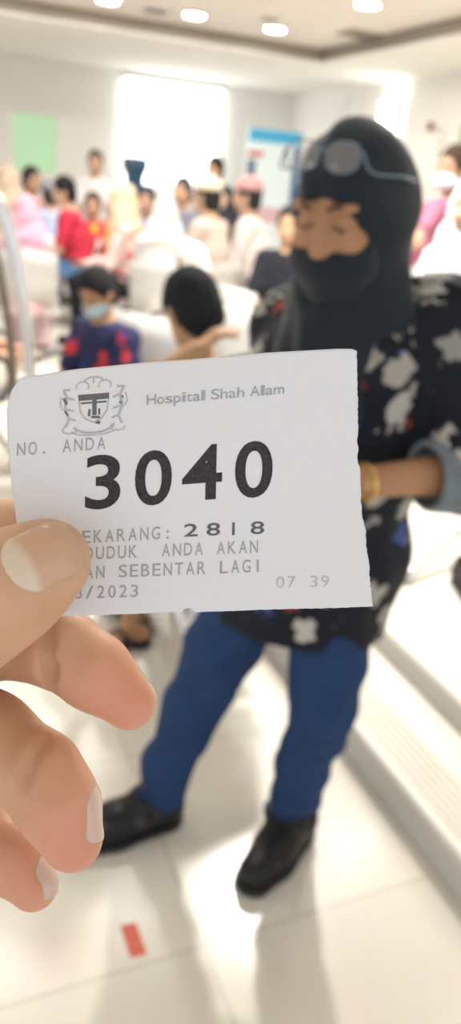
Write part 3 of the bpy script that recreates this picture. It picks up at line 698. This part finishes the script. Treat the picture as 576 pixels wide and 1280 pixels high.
# shoes
shoe_m = patch_mat('black_sneaker', (.014, .014, .015), [(.014, .014, .015), (.05, .05, .05), (.014, .014, .015), (.20, .11, .045), (.02, .02, .02)], 24, .33, rough=.42, distort=.02)  # grey patches paint in dull reflections; the orange-brown dots are the shoe's own
for an, he, to in ((anR, heR, toR), (anL, heL, toL)):
    d = unit((to-he)*A(1, 1, 0)); sd = A(-d[1], d[0], 0)
    S = SDF(np.minimum(he, to)-.1, np.maximum(he, to)+A(.1, .1, .16), .0055)
    S.cone(he+A(0, 0, .012), he*.4+to*.6+A(0, 0, .012), .042, .047, .02).cone(he*.4+to*.6+A(0, 0, .01), to+A(0, 0, .008), .048, .039, .02)
    S.cone(he+A(0, 0, .03), an-d*.005, .043, .047, .03); S.cone(he*.6+to*.4+A(0, 0, .02), an+d*.03-A(0, 0, .01), .038, .038, .03)
    S.half((0, 0, .014), (0, 0, -1), .004); S.cone(an+A(0, 0, .012), an+A(0, 0, .1), .040, .04, .003, cut=True)
    sh = S.build('shoe', shoe_m, woman, wb)
    q = SDF(np.minimum(he, to)-.1, np.maximum(he, to)+A(.1, .1, .05), .005)
    q.cone(he+A(0, 0, -.02), he*.4+to*.6-A(0, 0, .02), .048, .054, .02).cone(he*.4+to*.6-A(0, 0, .02), to-A(0, 0, .02), .055, .046, .02)
    q.half((0, 0, .001), (0, 0, -1), .002); q.half((0, 0, .017), (0, 0, 1), .002)
    q.build('sole', M['black'], sh, wb)
    for k in range(3):
        c = he*(.50-.1*k)+to*(.5+.1*k)+A(0, 0, .060-.006*k); MB().tube([c-sd*.026-wb-A(0, 0, .01), c-wb, c+sd*.026-wb-A(0, 0, .01)], .0035, 6).build('lace', mat('lace_dark', (.05, .048, .045), .6), sh, True)

# eyeglasses pushed up on the headscarf
gl = tag(empty('eyeglasses', tuple(Hd(.10, 0, .09))), 'eyeglasses pushed up on top of the black headscarf', 'eyeglasses')
go = Hd(.10, 0, .09); fr_m = mat('clear_blue_frame', (.16, .24, .31), .15, metal=.3); ln_m = mat('glass_lens', (.95, .92, .9), .03, trans=.9, spec=.9)
gc = Hd(.100, .010, .108); gu = unit(hu*.86-hf*.5); gn = np.cross(hl, gu)
if gn@hf < 0: gn = -gn
for y in (-1, 1):
    c = gc+hl*y*.032-go; ts = np.linspace(0, 2*math.pi, 29)[:-1]
    loop = [c+hl*.026*math.copysign(abs(math.cos(t))**.8, math.cos(t))+gu*.020*math.copysign(abs(math.sin(t))**.8, math.sin(t)) for t in ts]
    MB().tube(loop+[loop[0]], .0012, 8, False).build('rim', fr_m, gl, True)
    m = MB(); a = [m.b.verts.new(Vector(p*.98+c*.02+gn*.001)) for p in loop]; b2 = [m.b.verts.new(Vector(p*.98+c*.02-gn*.001)) for p in loop]
    m.b.faces.new(a); m.b.faces.new(b2[::-1])
    for i in range(len(loop)): m.b.faces.new((a[i], a[(i+1) % len(loop)], b2[(i+1) % len(loop)], b2[i]))
    m.build('lens', ln_m, gl)
    h0 = gc+hl*y*.060+gu*.008-go
    MB().tube(bez([h0, Hd(.075, .074*y, .082)-go, Hd(.01, .091*y, .058)-go, Hd(-.035, .091*y, .038)-go], 6), [.0018]*13+[.003]*6, 8).build('temple', fr_m, gl, True)
    MB().tube([c-hl*y*.010-gu*.010, c-hl*y*.016-gu*.012-gn*.008], .003, 8).build('nose_pad', ln_m, gl, True)
MB().tube(bez([gc-hl*.0075+gu*.004-go, gc+gu*.008+gn*.002-go, gc+hl*.0075+gu*.004-go], 5), .0018, 8).build('bridge', fr_m, gl, True)

# ------------------------------------------------------------------ the queue ticket
def paper_depth(px, py):
    s = (px-238)/228; t = (py-605)/165
    return .1950+.0022*s*s-.0016*np.sin(s*2.6+.4)*.6-.0012*t+.0010*np.sin(2.1*t+1.5*s)+.0012*np.exp(-((s+.25)/.09)**2)*np.clip(-t, 0, 1)
def lerp_curve(pts, t):
    pts = np.array(pts, float); d = np.r_[0, np.cumsum(np.linalg.norm(np.diff(pts, axis=0), axis=1))]; d /= d[-1]
    return np.stack([np.interp(t, d, pts[:, 0]), np.interp(t, d, pts[:, 1])], -1)
NS, NT = 150, 90
top_c = [(24, 474), (28, 472), (90, 462), (180, 453), (240, 449), (330, 441), (420, 436), (440, 436), (446, 439)]
bot_c = [(34, 771), (90, 770), (180, 767), (222, 765), (226, 766.5), (230, 761.5), (236, 760), (241, 762.5), (244, 765.5), (330, 762), (420, 760), (466, 758)]
lef_c = [(24, 474), (14, 489), (8, 512), (10, 560), (15, 610), (22, 660), (28, 720), (34, 771)]
rig_c = [(446, 439), (447, 500), (448, 542), (446, 550), (448, 562), (446, 572), (450, 588), (451, 625), (454, 655), (457, 662), (458, 688), (461, 700), (462, 722), (464, 740), (466, 758)]
ss = np.linspace(0, 1, NS); tt = np.linspace(0, 1, NT)
TC, BC, LC, RC = lerp_curve(top_c, ss), lerp_curve(bot_c, ss), lerp_curve(lef_c, tt), lerp_curve(rig_c, tt)
RC[1:-1, 0] += np.random.RandomState(2).uniform(-.7, .7, NT-2); BC[1:-1, 1] += np.random.RandomState(3).uniform(-.3, .3, NS-2)
S_, T_ = np.meshgrid(ss, tt, indexing='ij')
G = ((1-T_)[..., None]*TC[:, None]+T_[..., None]*BC[:, None]+(1-S_)[..., None]*LC[None]+S_[..., None]*RC[None]
     -((1-S_)*(1-T_))[..., None]*TC[0]-(S_*(1-T_))[..., None]*TC[-1]-((1-S_)*T_)[..., None]*BC[0]-(S_*T_)[..., None]*BC[-1])
def on_paper(px, py, lift=0): return K(px, py, paper_depth(px, py)-lift)
tk0 = on_paper(238, 605)
V = [tuple(on_paper(*G[i, j])-tk0) for i in range(NS) for j in range(NT)]
Fc = [(i*NT+j, i*NT+j+1, (i+1)*NT+j+1, (i+1)*NT+j) for i in range(NS-1) for j in range(NT-1)]
pm = bpy.data.materials.new('thermal_paper'); pm.use_nodes = True; nt = pm.node_tree; b = nt.nodes['Principled BSDF']
b.inputs['Base Color'].default_value = (.83, .83, .845, 1); b.inputs['Roughness'].default_value = .55; b.inputs['Specular IOR Level'].default_value = .3
tcn = nt.nodes.new('ShaderNodeTexCoord'); n = nt.nodes.new('ShaderNodeTexNoise'); n.inputs['Scale'].default_value = 60; n.inputs['Detail'].default_value = 6
nt.links.new(tcn.outputs['Object'], n.inputs['Vector']); bp = nt.nodes.new('ShaderNodeBump'); bp.inputs['Strength'].default_value = .12; bp.inputs['Distance'].default_value = .002
nt.links.new(n.outputs['Fac'], bp.inputs['Height']); nt.links.new(bp.outputs['Normal'], b.inputs['Normal'])
tick = tag(empty('queue_ticket', tuple(tk0)), 'white paper queue ticket numbered 3040 held up close to the camera', 'ticket')
me = bpy.data.meshes.new('paper'); me.from_pydata(V, [], Fc); po = link('paper', me, pm, tick)
so = po.modifiers.new('thickness', 'SOLIDIFY'); so.thickness = .00012; so.offset = 0
# glyph outlines from the built-in font
GL = {}
def glyph(ch, bold=0.0):
    if (ch, bold) not in GL:
        cu = bpy.data.curves.new('glyph', 'FONT'); cu.body = ch; cu.offset = bold; cu.resolution_u = 6
        ob = bpy.data.objects.new('glyph', cu); C.objects.link(ob); bpy.context.view_layer.update()
        me = bpy.data.meshes.new_from_object(ob.evaluated_get(bpy.context.evaluated_depsgraph_get()))
        v = np.array([x.co[:2] for x in me.vertices]); f = [tuple(p.vertices) for p in me.polygons]
        bpy.data.objects.remove(ob); bpy.data.curves.remove(cu); bpy.data.meshes.remove(me); GL[(ch, bold)] = (v, f)
    return GL[(ch, bold)]
REFH = np.ptp(glyph('H')[0][:, 1])
def ink(name, col, vary=.35, sc=900):
    return mat(name, col, .7, vary=vary, vscale=sc, spec=.1)
def write(name, items, m, lift=.00016):
    """items: (char, x0, y_baseline, width, cap height, slope, bold) in ticket coordinates"""
    V, Fs = [], []
    for ch, x0, yb, w, h, slope, bold in items:
        v, f = glyph(ch, bold); x = v[:, 0]-v[:, 0].min(); sx = w/max(np.ptp(v[:, 0]), 1e-6)
        if ch in '.:1I' and bold < .02: sx = min(sx, h/REFH*1.1); x = x+(w/sx-np.ptp(v[:, 0]))/2
        y = v[:, 1]
        if ch.isdigit(): y = (y-y.min())/np.ptp(y)*REFH
        b0 = len(V)
        for a, c in zip(x*sx, y*h/REFH):
            px, py = x0+a, yb-c+slope*a; V.append(tuple(on_paper(px+.02*c, py, lift)-tk0))
        Fs += [tuple(b0+i for i in q) for q in f]
    me = bpy.data.meshes.new(name); me.from_pydata(V, [], Fs); return link(name, me, m, tick, False)
dark, grey, pale, mid_ink = ink('ink_dark', (.060, .052, .054), .75, 1300), ink('ink_grey', (.42, .42, .425)), ink('ink_pale', (.58, .58, .59)), ink('ink_mid', (.16, .16, .165))
def line(txt, x, y, pitch, w, h, slope, bold=0.0): return [(c, x+i*pitch, y+slope*i*pitch, w, h, slope, bold) for i, c in enumerate(txt) if c != ' ']
write('printed_number', [('3', 106, 638, 44, 68, -.075, .016), ('0', 168, 633.5, 46, 69, -.075, .016), ('4', 227, 627, 50, 69, -.075, .016), ('0', 293, 624, 47, 71, -.075, .016)], dark)
write('printed_heading', line('NO. ANDA', 21, 569.5, 14.3, 10.5, 15.5, -.075, .004), grey)
write('printed_line', line('SEKARANG:', 88, 680, 14.5, 10.5, 15.5, -.055, .004), grey)
write('printed_count', [(c, x, y, 17 if c != '1' else 9, 16, -.04, .012) for c, x, y in (('2', 230, 671), ('8', 258, 670), ('1', 287, 669), ('8', 313, 668))], mid_ink)
write('printed_line', line('DUDUK  ANDA AKAN', 106, 699.5, 13.75, 10, 15.5, -.040, .004), grey)
write('printed_line', line('AN SEBENTAR LAGI', 106, 723.5, 14.05, 10.3, 15.5, -.040, .004), grey)
write('printed_date', line('8/2023', 93, 748.5, 14.0, 9.5, 15.5, -.030, .003), grey)
write('printed_time', line('07 39', 345, 735, 14.0, 10, 14.5, -.02, .0), pale)
t = 'Hospital Shah Alam'; wd = {'i': 5, 'l': 5, 't': 6.5, ' ': 5, 'm': 13, 'H': 12, 'S': 10.5, 'A': 12}; x = 183; its = []
for ch in t:
    w = wd.get(ch, 9.2)
    if ch != ' ': its.append((ch, x, 506-.082*(x-183), w, 12.5, -.082, .008))
    x += w+1.15
write('printed_title', its, ink('ink_title', (.44, .44, .45)))
# coat of arms printed at the top left
def stroke(V, Fs, pts, wd):
    P = np.array(pts, float)
    for i in range(len(P)-1):
        d = unit(P[i+1]-P[i]); nn = np.array([-d[1], d[0]])*wd/2; b0 = len(V)
        for q in (P[i]-nn, P[i]+nn, P[i+1]+nn, P[i+1]-nn): V.append(tuple(on_paper(q[0], q[1], .00016)-tk0))
        Fs.append((b0, b0+1, b0+2, b0+3))
def print_mark(name, strokes, m):
    V, Fs = [], []
    for p, w in strokes: stroke(V, Fs, p, w)
    me = bpy.data.meshes.new(name); me.from_pydata(V, [], Fs); return link(name, me, m, tick, False)
cx, cy = 117, 507
R_ = lambda x, y: (cx+x, cy+y-.08*x)
arc = lambda ox, oy, rx, ry, a0, a1, n=10: [R_(ox+rx*math.cos(math.radians(a)), oy+ry*math.sin(math.radians(a))) for a in np.linspace(a0, a1, n)]
light_s = []
for sg in (-1, 1):                                          # beasts on either side and foliage scrolls
    light_s += [([R_(sg*38, -22), R_(sg*33, -12), R_(sg*36, 2), R_(sg*31, 14), R_(sg*35, 24)], 3.2), ([R_(sg*33, -12), R_(sg*24, -9)], 2.4), ([R_(sg*35, 2), R_(sg*24, 5)], 2.4), ([R_(sg*31, 14), R_(sg*22, 17)], 2.2), ([R_(sg*40, -14), R_(sg*42, -4), R_(sg*39, 3)], 1.6), ([R_(sg*38, -22), R_(sg*29, -22)], 2.6)]
    light_s += [(arc(sg*14, -25, 8, 6, 150, 400), 1.6), (arc(sg*30, 28, 9, 5, 0, 250), 1.6)]
light_s += [(arc(0, -30, 12, 6, 190, 350), 2), ([R_(0, -36), R_(0, -28)], 2), (arc(0, 22, 26, 12, 15, 165), 3), (arc(0, 28, 30, 9, 20, 160), 1.5)]
light_s += [([R_(-19, -15), R_(-17, 6), R_(-10, 16), R_(0, 21), R_(10, 16), R_(17, 6), R_(19, -15)], 1.8)]
print_mark('printed_crest', light_s, ink('ink_crest', (.52, .52, .53)))
dark_s = [([R_(-19, -11), R_(19, -11)], 7.5), ([R_(-16, -4), R_(16, -4)], 2.2), ([R_(1, -8), R_(1, 12)], 5.5), ([R_(-5, 4), R_(-6, 13)], 3), ([R_(7, 4), R_(7, 12)], 2.4), ([R_(-3, 14), R_(8, 15)], 3), ([R_(2, 20), R_(8, 22)], 4)]
dark_s += [([R_(-37, -12), R_(-34, -4)], 3.5), ([R_(36, -10), R_(33, 0)], 3.2), ([R_(-36, 4), R_(-32, 10)], 2.6)]
print_mark('printed_crest_shield', dark_s, ink('ink_shield', (.17, .17, .17)))

# ------------------------------------------------------------------ the hand holding the ticket
hand_root = K(-60, 800, .215)
hand = tag(empty('hand', tuple(hand_root)), 'hand pinching the queue ticket at the left edge, lower fingers relaxed', 'hand')
pts = [K(-330, 1120, .30), K(230, 560, .15), K(-330, 560, .15), K(230, 1180, .30), K(-330, 1180, .16), K(230, 560, .3)]
lo = np.min(pts, 0)-.005; hi = np.max(pts, 0)+.005
HS = SDF(lo, hi, .0013)
mm = lambda d: d/F       # radius in pixels at depth 1
def fing(px, k=.003): HS.chain([K(x, y, d) for x, y, d, r in px], [r*d/F for x, y, d, r in px], k)
# palm and wrist, out of frame on the left
fing([(-300, 900, .25, 150), (-205, 830, .235, 120), (-190, 960, .235, 115)], .02)
fing([(-300, 900, .25, 140), (-420, 1100, .27, 125)], .02)
# thumb, in front of the paper
fing([(-210, 900, .215, 95), (-110, 832, .190, 76), (-35, 768, .1795, 64), (20, 728, .1795, 60), (62, 700, .1800, 51)], .008)
# index finger, behind the paper
fing([(-205, 790, .235, 70), (-120, 690, .228, 56), (-40, 664, .2145, 47), (28, 672, .2085, 43), (85, 688, .2065, 37)], .004)
# middle finger
fing([(-215, 850, .238, 66), (-120, 800, .232, 54), (-10, 796, .222, 49), (78, 812, .213, 47)], .004)
fing([(78, 812, .213, 47), (118, 840, .211, 45), (161, 878, .210, 34)], .004)
# ring finger
fing([(-205, 930, .238, 66), (-110, 890, .226, 60), (-15, 925, .214, 57), (50, 968, .208, 50)], .004)
fing([(50, 968, .208, 50), (72, 1005, .206, 49), (90, 1050, .205, 38)], .004)
# little finger
fing([(-200, 1010, .240, 58), (-120, 985, .232, 50), (-40, 1030, .226, 45), (10, 1070, .222, 42), (42, 1106, .220, 31)], .0025)
# nail beds and knuckle creases
HS.disp(lambda p: .00010*np.sin(((p-K(0, 780, .18))@unit(K(60, 690, .18)-K(0, 760, .18)))*2200)*np.exp(-(np.linalg.norm(p-K(2, 742, .168), axis=-1)/.009)**2))
for ps in (((62, 770, .208), (60, 800, .2035), (66, 835, .2035), (76, 862, .208)), ((54, 772, .208), (52, 800, .2035), (58, 835, .2035), (66, 860, .208)),
           ((54, 928, .203), (40, 948, .1986), (33, 968, .1976), (30, 984, .1968)),):
    HS.chain([K(*q) for q in ps], [.0007]*len(ps), .003, cut=True)
hm = bpy.data.materials.new('hand_skin'); hm.use_nodes = True; nt = hm.node_tree; b = nt.nodes['Principled BSDF']
b.inputs['Roughness'].default_value = .45; b.inputs['Specular IOR Level'].default_value = .35
b.inputs['Subsurface Weight'].default_value = .35; b.inputs['Subsurface Radius'].default_value = (1, .32, .18); b.inputs['Subsurface Scale'].default_value = .005
tcn = nt.nodes.new('ShaderNodeTexCoord'); n = nt.nodes.new('ShaderNodeTexNoise'); n.inputs['Scale'].default_value = 45; n.inputs['Detail'].default_value = 5
nt.links.new(tcn.outputs['Object'], n.inputs['Vector']); rp = nt.nodes.new('ShaderNodeValToRGB'); nt.links.new(n.outputs['Fac'], rp.inputs[0])
rp.color_ramp.elements[0].position = .3; rp.color_ramp.elements[0].color = (.62, .35, .205, 1); rp.color_ramp.elements[1].position = .7; rp.color_ramp.elements[1].color = (.71, .435, .275, 1)
nt.links.new(rp.outputs[0], b.inputs['Base Color'])
n2 = nt.nodes.new('ShaderNodeTexNoise'); n2.inputs['Scale'].default_value = 900; nt.links.new(tcn.outputs['Object'], n2.inputs['Vector'])
bp = nt.nodes.new('ShaderNodeBump'); bp.inputs['Strength'].default_value = .15; bp.inputs['Distance'].default_value = .0006
nt.links.new(n2.outputs['Fac'], bp.inputs['Height']); nt.links.new(bp.outputs['Normal'], b.inputs['Normal'])
pf = HS.build('palm_and_fingers', hm, hand, hand_root)
tips = [K(155, 872, .204), K(92, 1052, .199), K(45, 1100, .214), K(98, 690, .172)]
co = np.array([v.co[:] for v in pf.data.vertices])+hand_root
fl_ = sum(w*np.exp(-(np.linalg.norm(co-t, axis=1)/.0145)**2) for t, w in zip(tips, (.75, .7, .65, .1)))
at = pf.data.attributes.new('flush', 'FLOAT', 'POINT'); at.data.foreach_set('value', np.clip(fl_, 0, 1).astype(np.float32))
an_ = nt.nodes.new('ShaderNodeAttribute'); an_.attribute_name = 'flush'; mxn = nt.nodes.new('ShaderNodeMix'); mxn.data_type = 'RGBA'
nt.links.new(an_.outputs['Fac'], mxn.inputs['Factor']); nt.links.new(rp.outputs[0], mxn.inputs[6]); mxn.inputs[7].default_value = (.74, .29, .20, 1); nt.links.new(mxn.outputs[2], b.inputs['Base Color'])
nail_m = mat('fingernail', (.70, .42, .28), .25, sss=.2, spec=.5); nn_ = nail_m.node_tree; na_ = nn_.nodes.new('ShaderNodeAttribute'); na_.attribute_name = 'moon'; nx_ = nn_.nodes.new('ShaderNodeMix'); nx_.data_type = 'RGBA'
nn_.links.new(na_.outputs['Fac'], nx_.inputs['Factor']); nx_.inputs[6].default_value = (.68, .40, .26, 1); nx_.inputs[7].default_value = (.80, .60, .46, 1)
nn_.links.new(nx_.outputs[2], nn_.nodes['Principled BSDF'].inputs['Base Color'])
from mathutils.bvhtree import BVHTree
skin_tree = BVHTree.FromPolygons([v.co for v in pf.data.vertices], [tuple(p.vertices) for p in pf.data.polygons])
def nail(name, c, along, out, ln, wd, curve, moon=-.38, m2=None):
    """a curved plate: c = centre on the skin, along = towards the tip, out = away from the finger"""
    along = unit(along); out = unit(out-along*(out@along)); side = np.cross(along, out); N1, N2 = 35, 25; V = []; mo = []; far = .02 if moon > -1 else .007
    for lay in (0, 1):
        for i in range(N1):
            s = i/(N1-1)*2-1
            w = wd*max(.02, 1-max(0, (abs(s)-.30)/.70)**2.8)**.5
            for j in range(N2):
                t = j/(N2-1)*2-1
                p = c+along*s*ln+side*t*w-hand_root
                hit = skin_tree.ray_cast(Vector(p+out*far), Vector(-out), .03)[0]
                p = np.array(hit) if hit is not None else p-out*curve*(t*w/wd)**2
                edge = max(abs(t)**3, max(0, -s)**3)
                mo.append(float(np.clip((moon+.25*(1-t*t)-.12-s)/.22+.5, 0, 1)))
                V.append(tuple(p+out*(.0006-.0006*edge-.0009*lay)))
    Fs, mi = [], []
    q = lambda l, i, j: l*N1*N2+i*N2+j
    for i in range(N1-1):
        s = (i+.5)/(N1-1)*2-1; k0 = len(Fs)
        for j in range(N2-1):
            t = (j+.5)/(N2-1)*2-1; mm_ = 0
            Fs += [(q(0, i, j), q(0, i+1, j), q(0, i+1, j+1), q(0, i, j+1)), (q(1, i, j+1), q(1, i+1, j+1), q(1, i+1, j), q(1, i, j))]; mi += [mm_, mm_]
        for j in (0, N2-1): Fs.append((q(0, i, j), q(1, i, j), q(1, i+1, j), q(0, i+1, j))); mi.append(0)
    me = bpy.data.meshes.new(name); me.from_pydata(V, [], Fs); o = link(name, me, m2 or nail_m, hand)
    me.attributes.new('moon', 'FLOAT', 'POINT').data.foreach_set('value', np.array(mo, np.float32))
    for p_, k_ in zip(me.polygons, mi): p_.material_index = k_
    bm_ = bmesh.new(); bm_.from_mesh(me); bmesh.ops.recalc_face_normals(bm_, faces=bm_.faces); bm_.to_mesh(me); bm_.free(); return o
def toc(px, py): return unit(EYE-K(px, py, .2))
th_ax = unit(K(62, 700, .1800)-K(20, 728, .1795)); o_ = unit(toc(60, 700)+.25*(UP*.8-RT*.5))
nail('thumbnail', K(58, 704, .1800)+o_*.0104, th_ax, o_, .0079, .0072, .0028, -.42)
pale_n = mat('fingernail_pale', (.74, .50, .41), .22, sss=.2, spec=.6)
o_ = unit(RT*.92+UP*.30+toc(90, 1030)*.12); nail('fingernail', K(83, 1030, .2055)+o_*.0092, K(90, 1050, .205)-K(72, 1005, .206), o_, 0.0068, .0056, .0013, -2, pale_n)
o_ = unit(RT*.85+UP*.25+toc(40, 1100)*.22); nail('fingernail', K(36, 1100, .2202)+o_*.0071, K(42, 1106, .220)-K(10, 1070, .222), o_, .0052, .0044, .0014, -2, pale_n)
o_ = unit(RT*.55+UP*.70-toc(160, 870)*.55); nail('fingernail', K(160, 877, .2104)+o_*.0074, K(161, 878, .210)-K(118, 840, .211), o_, .0058, .0048, .0014, -2, pale_n)
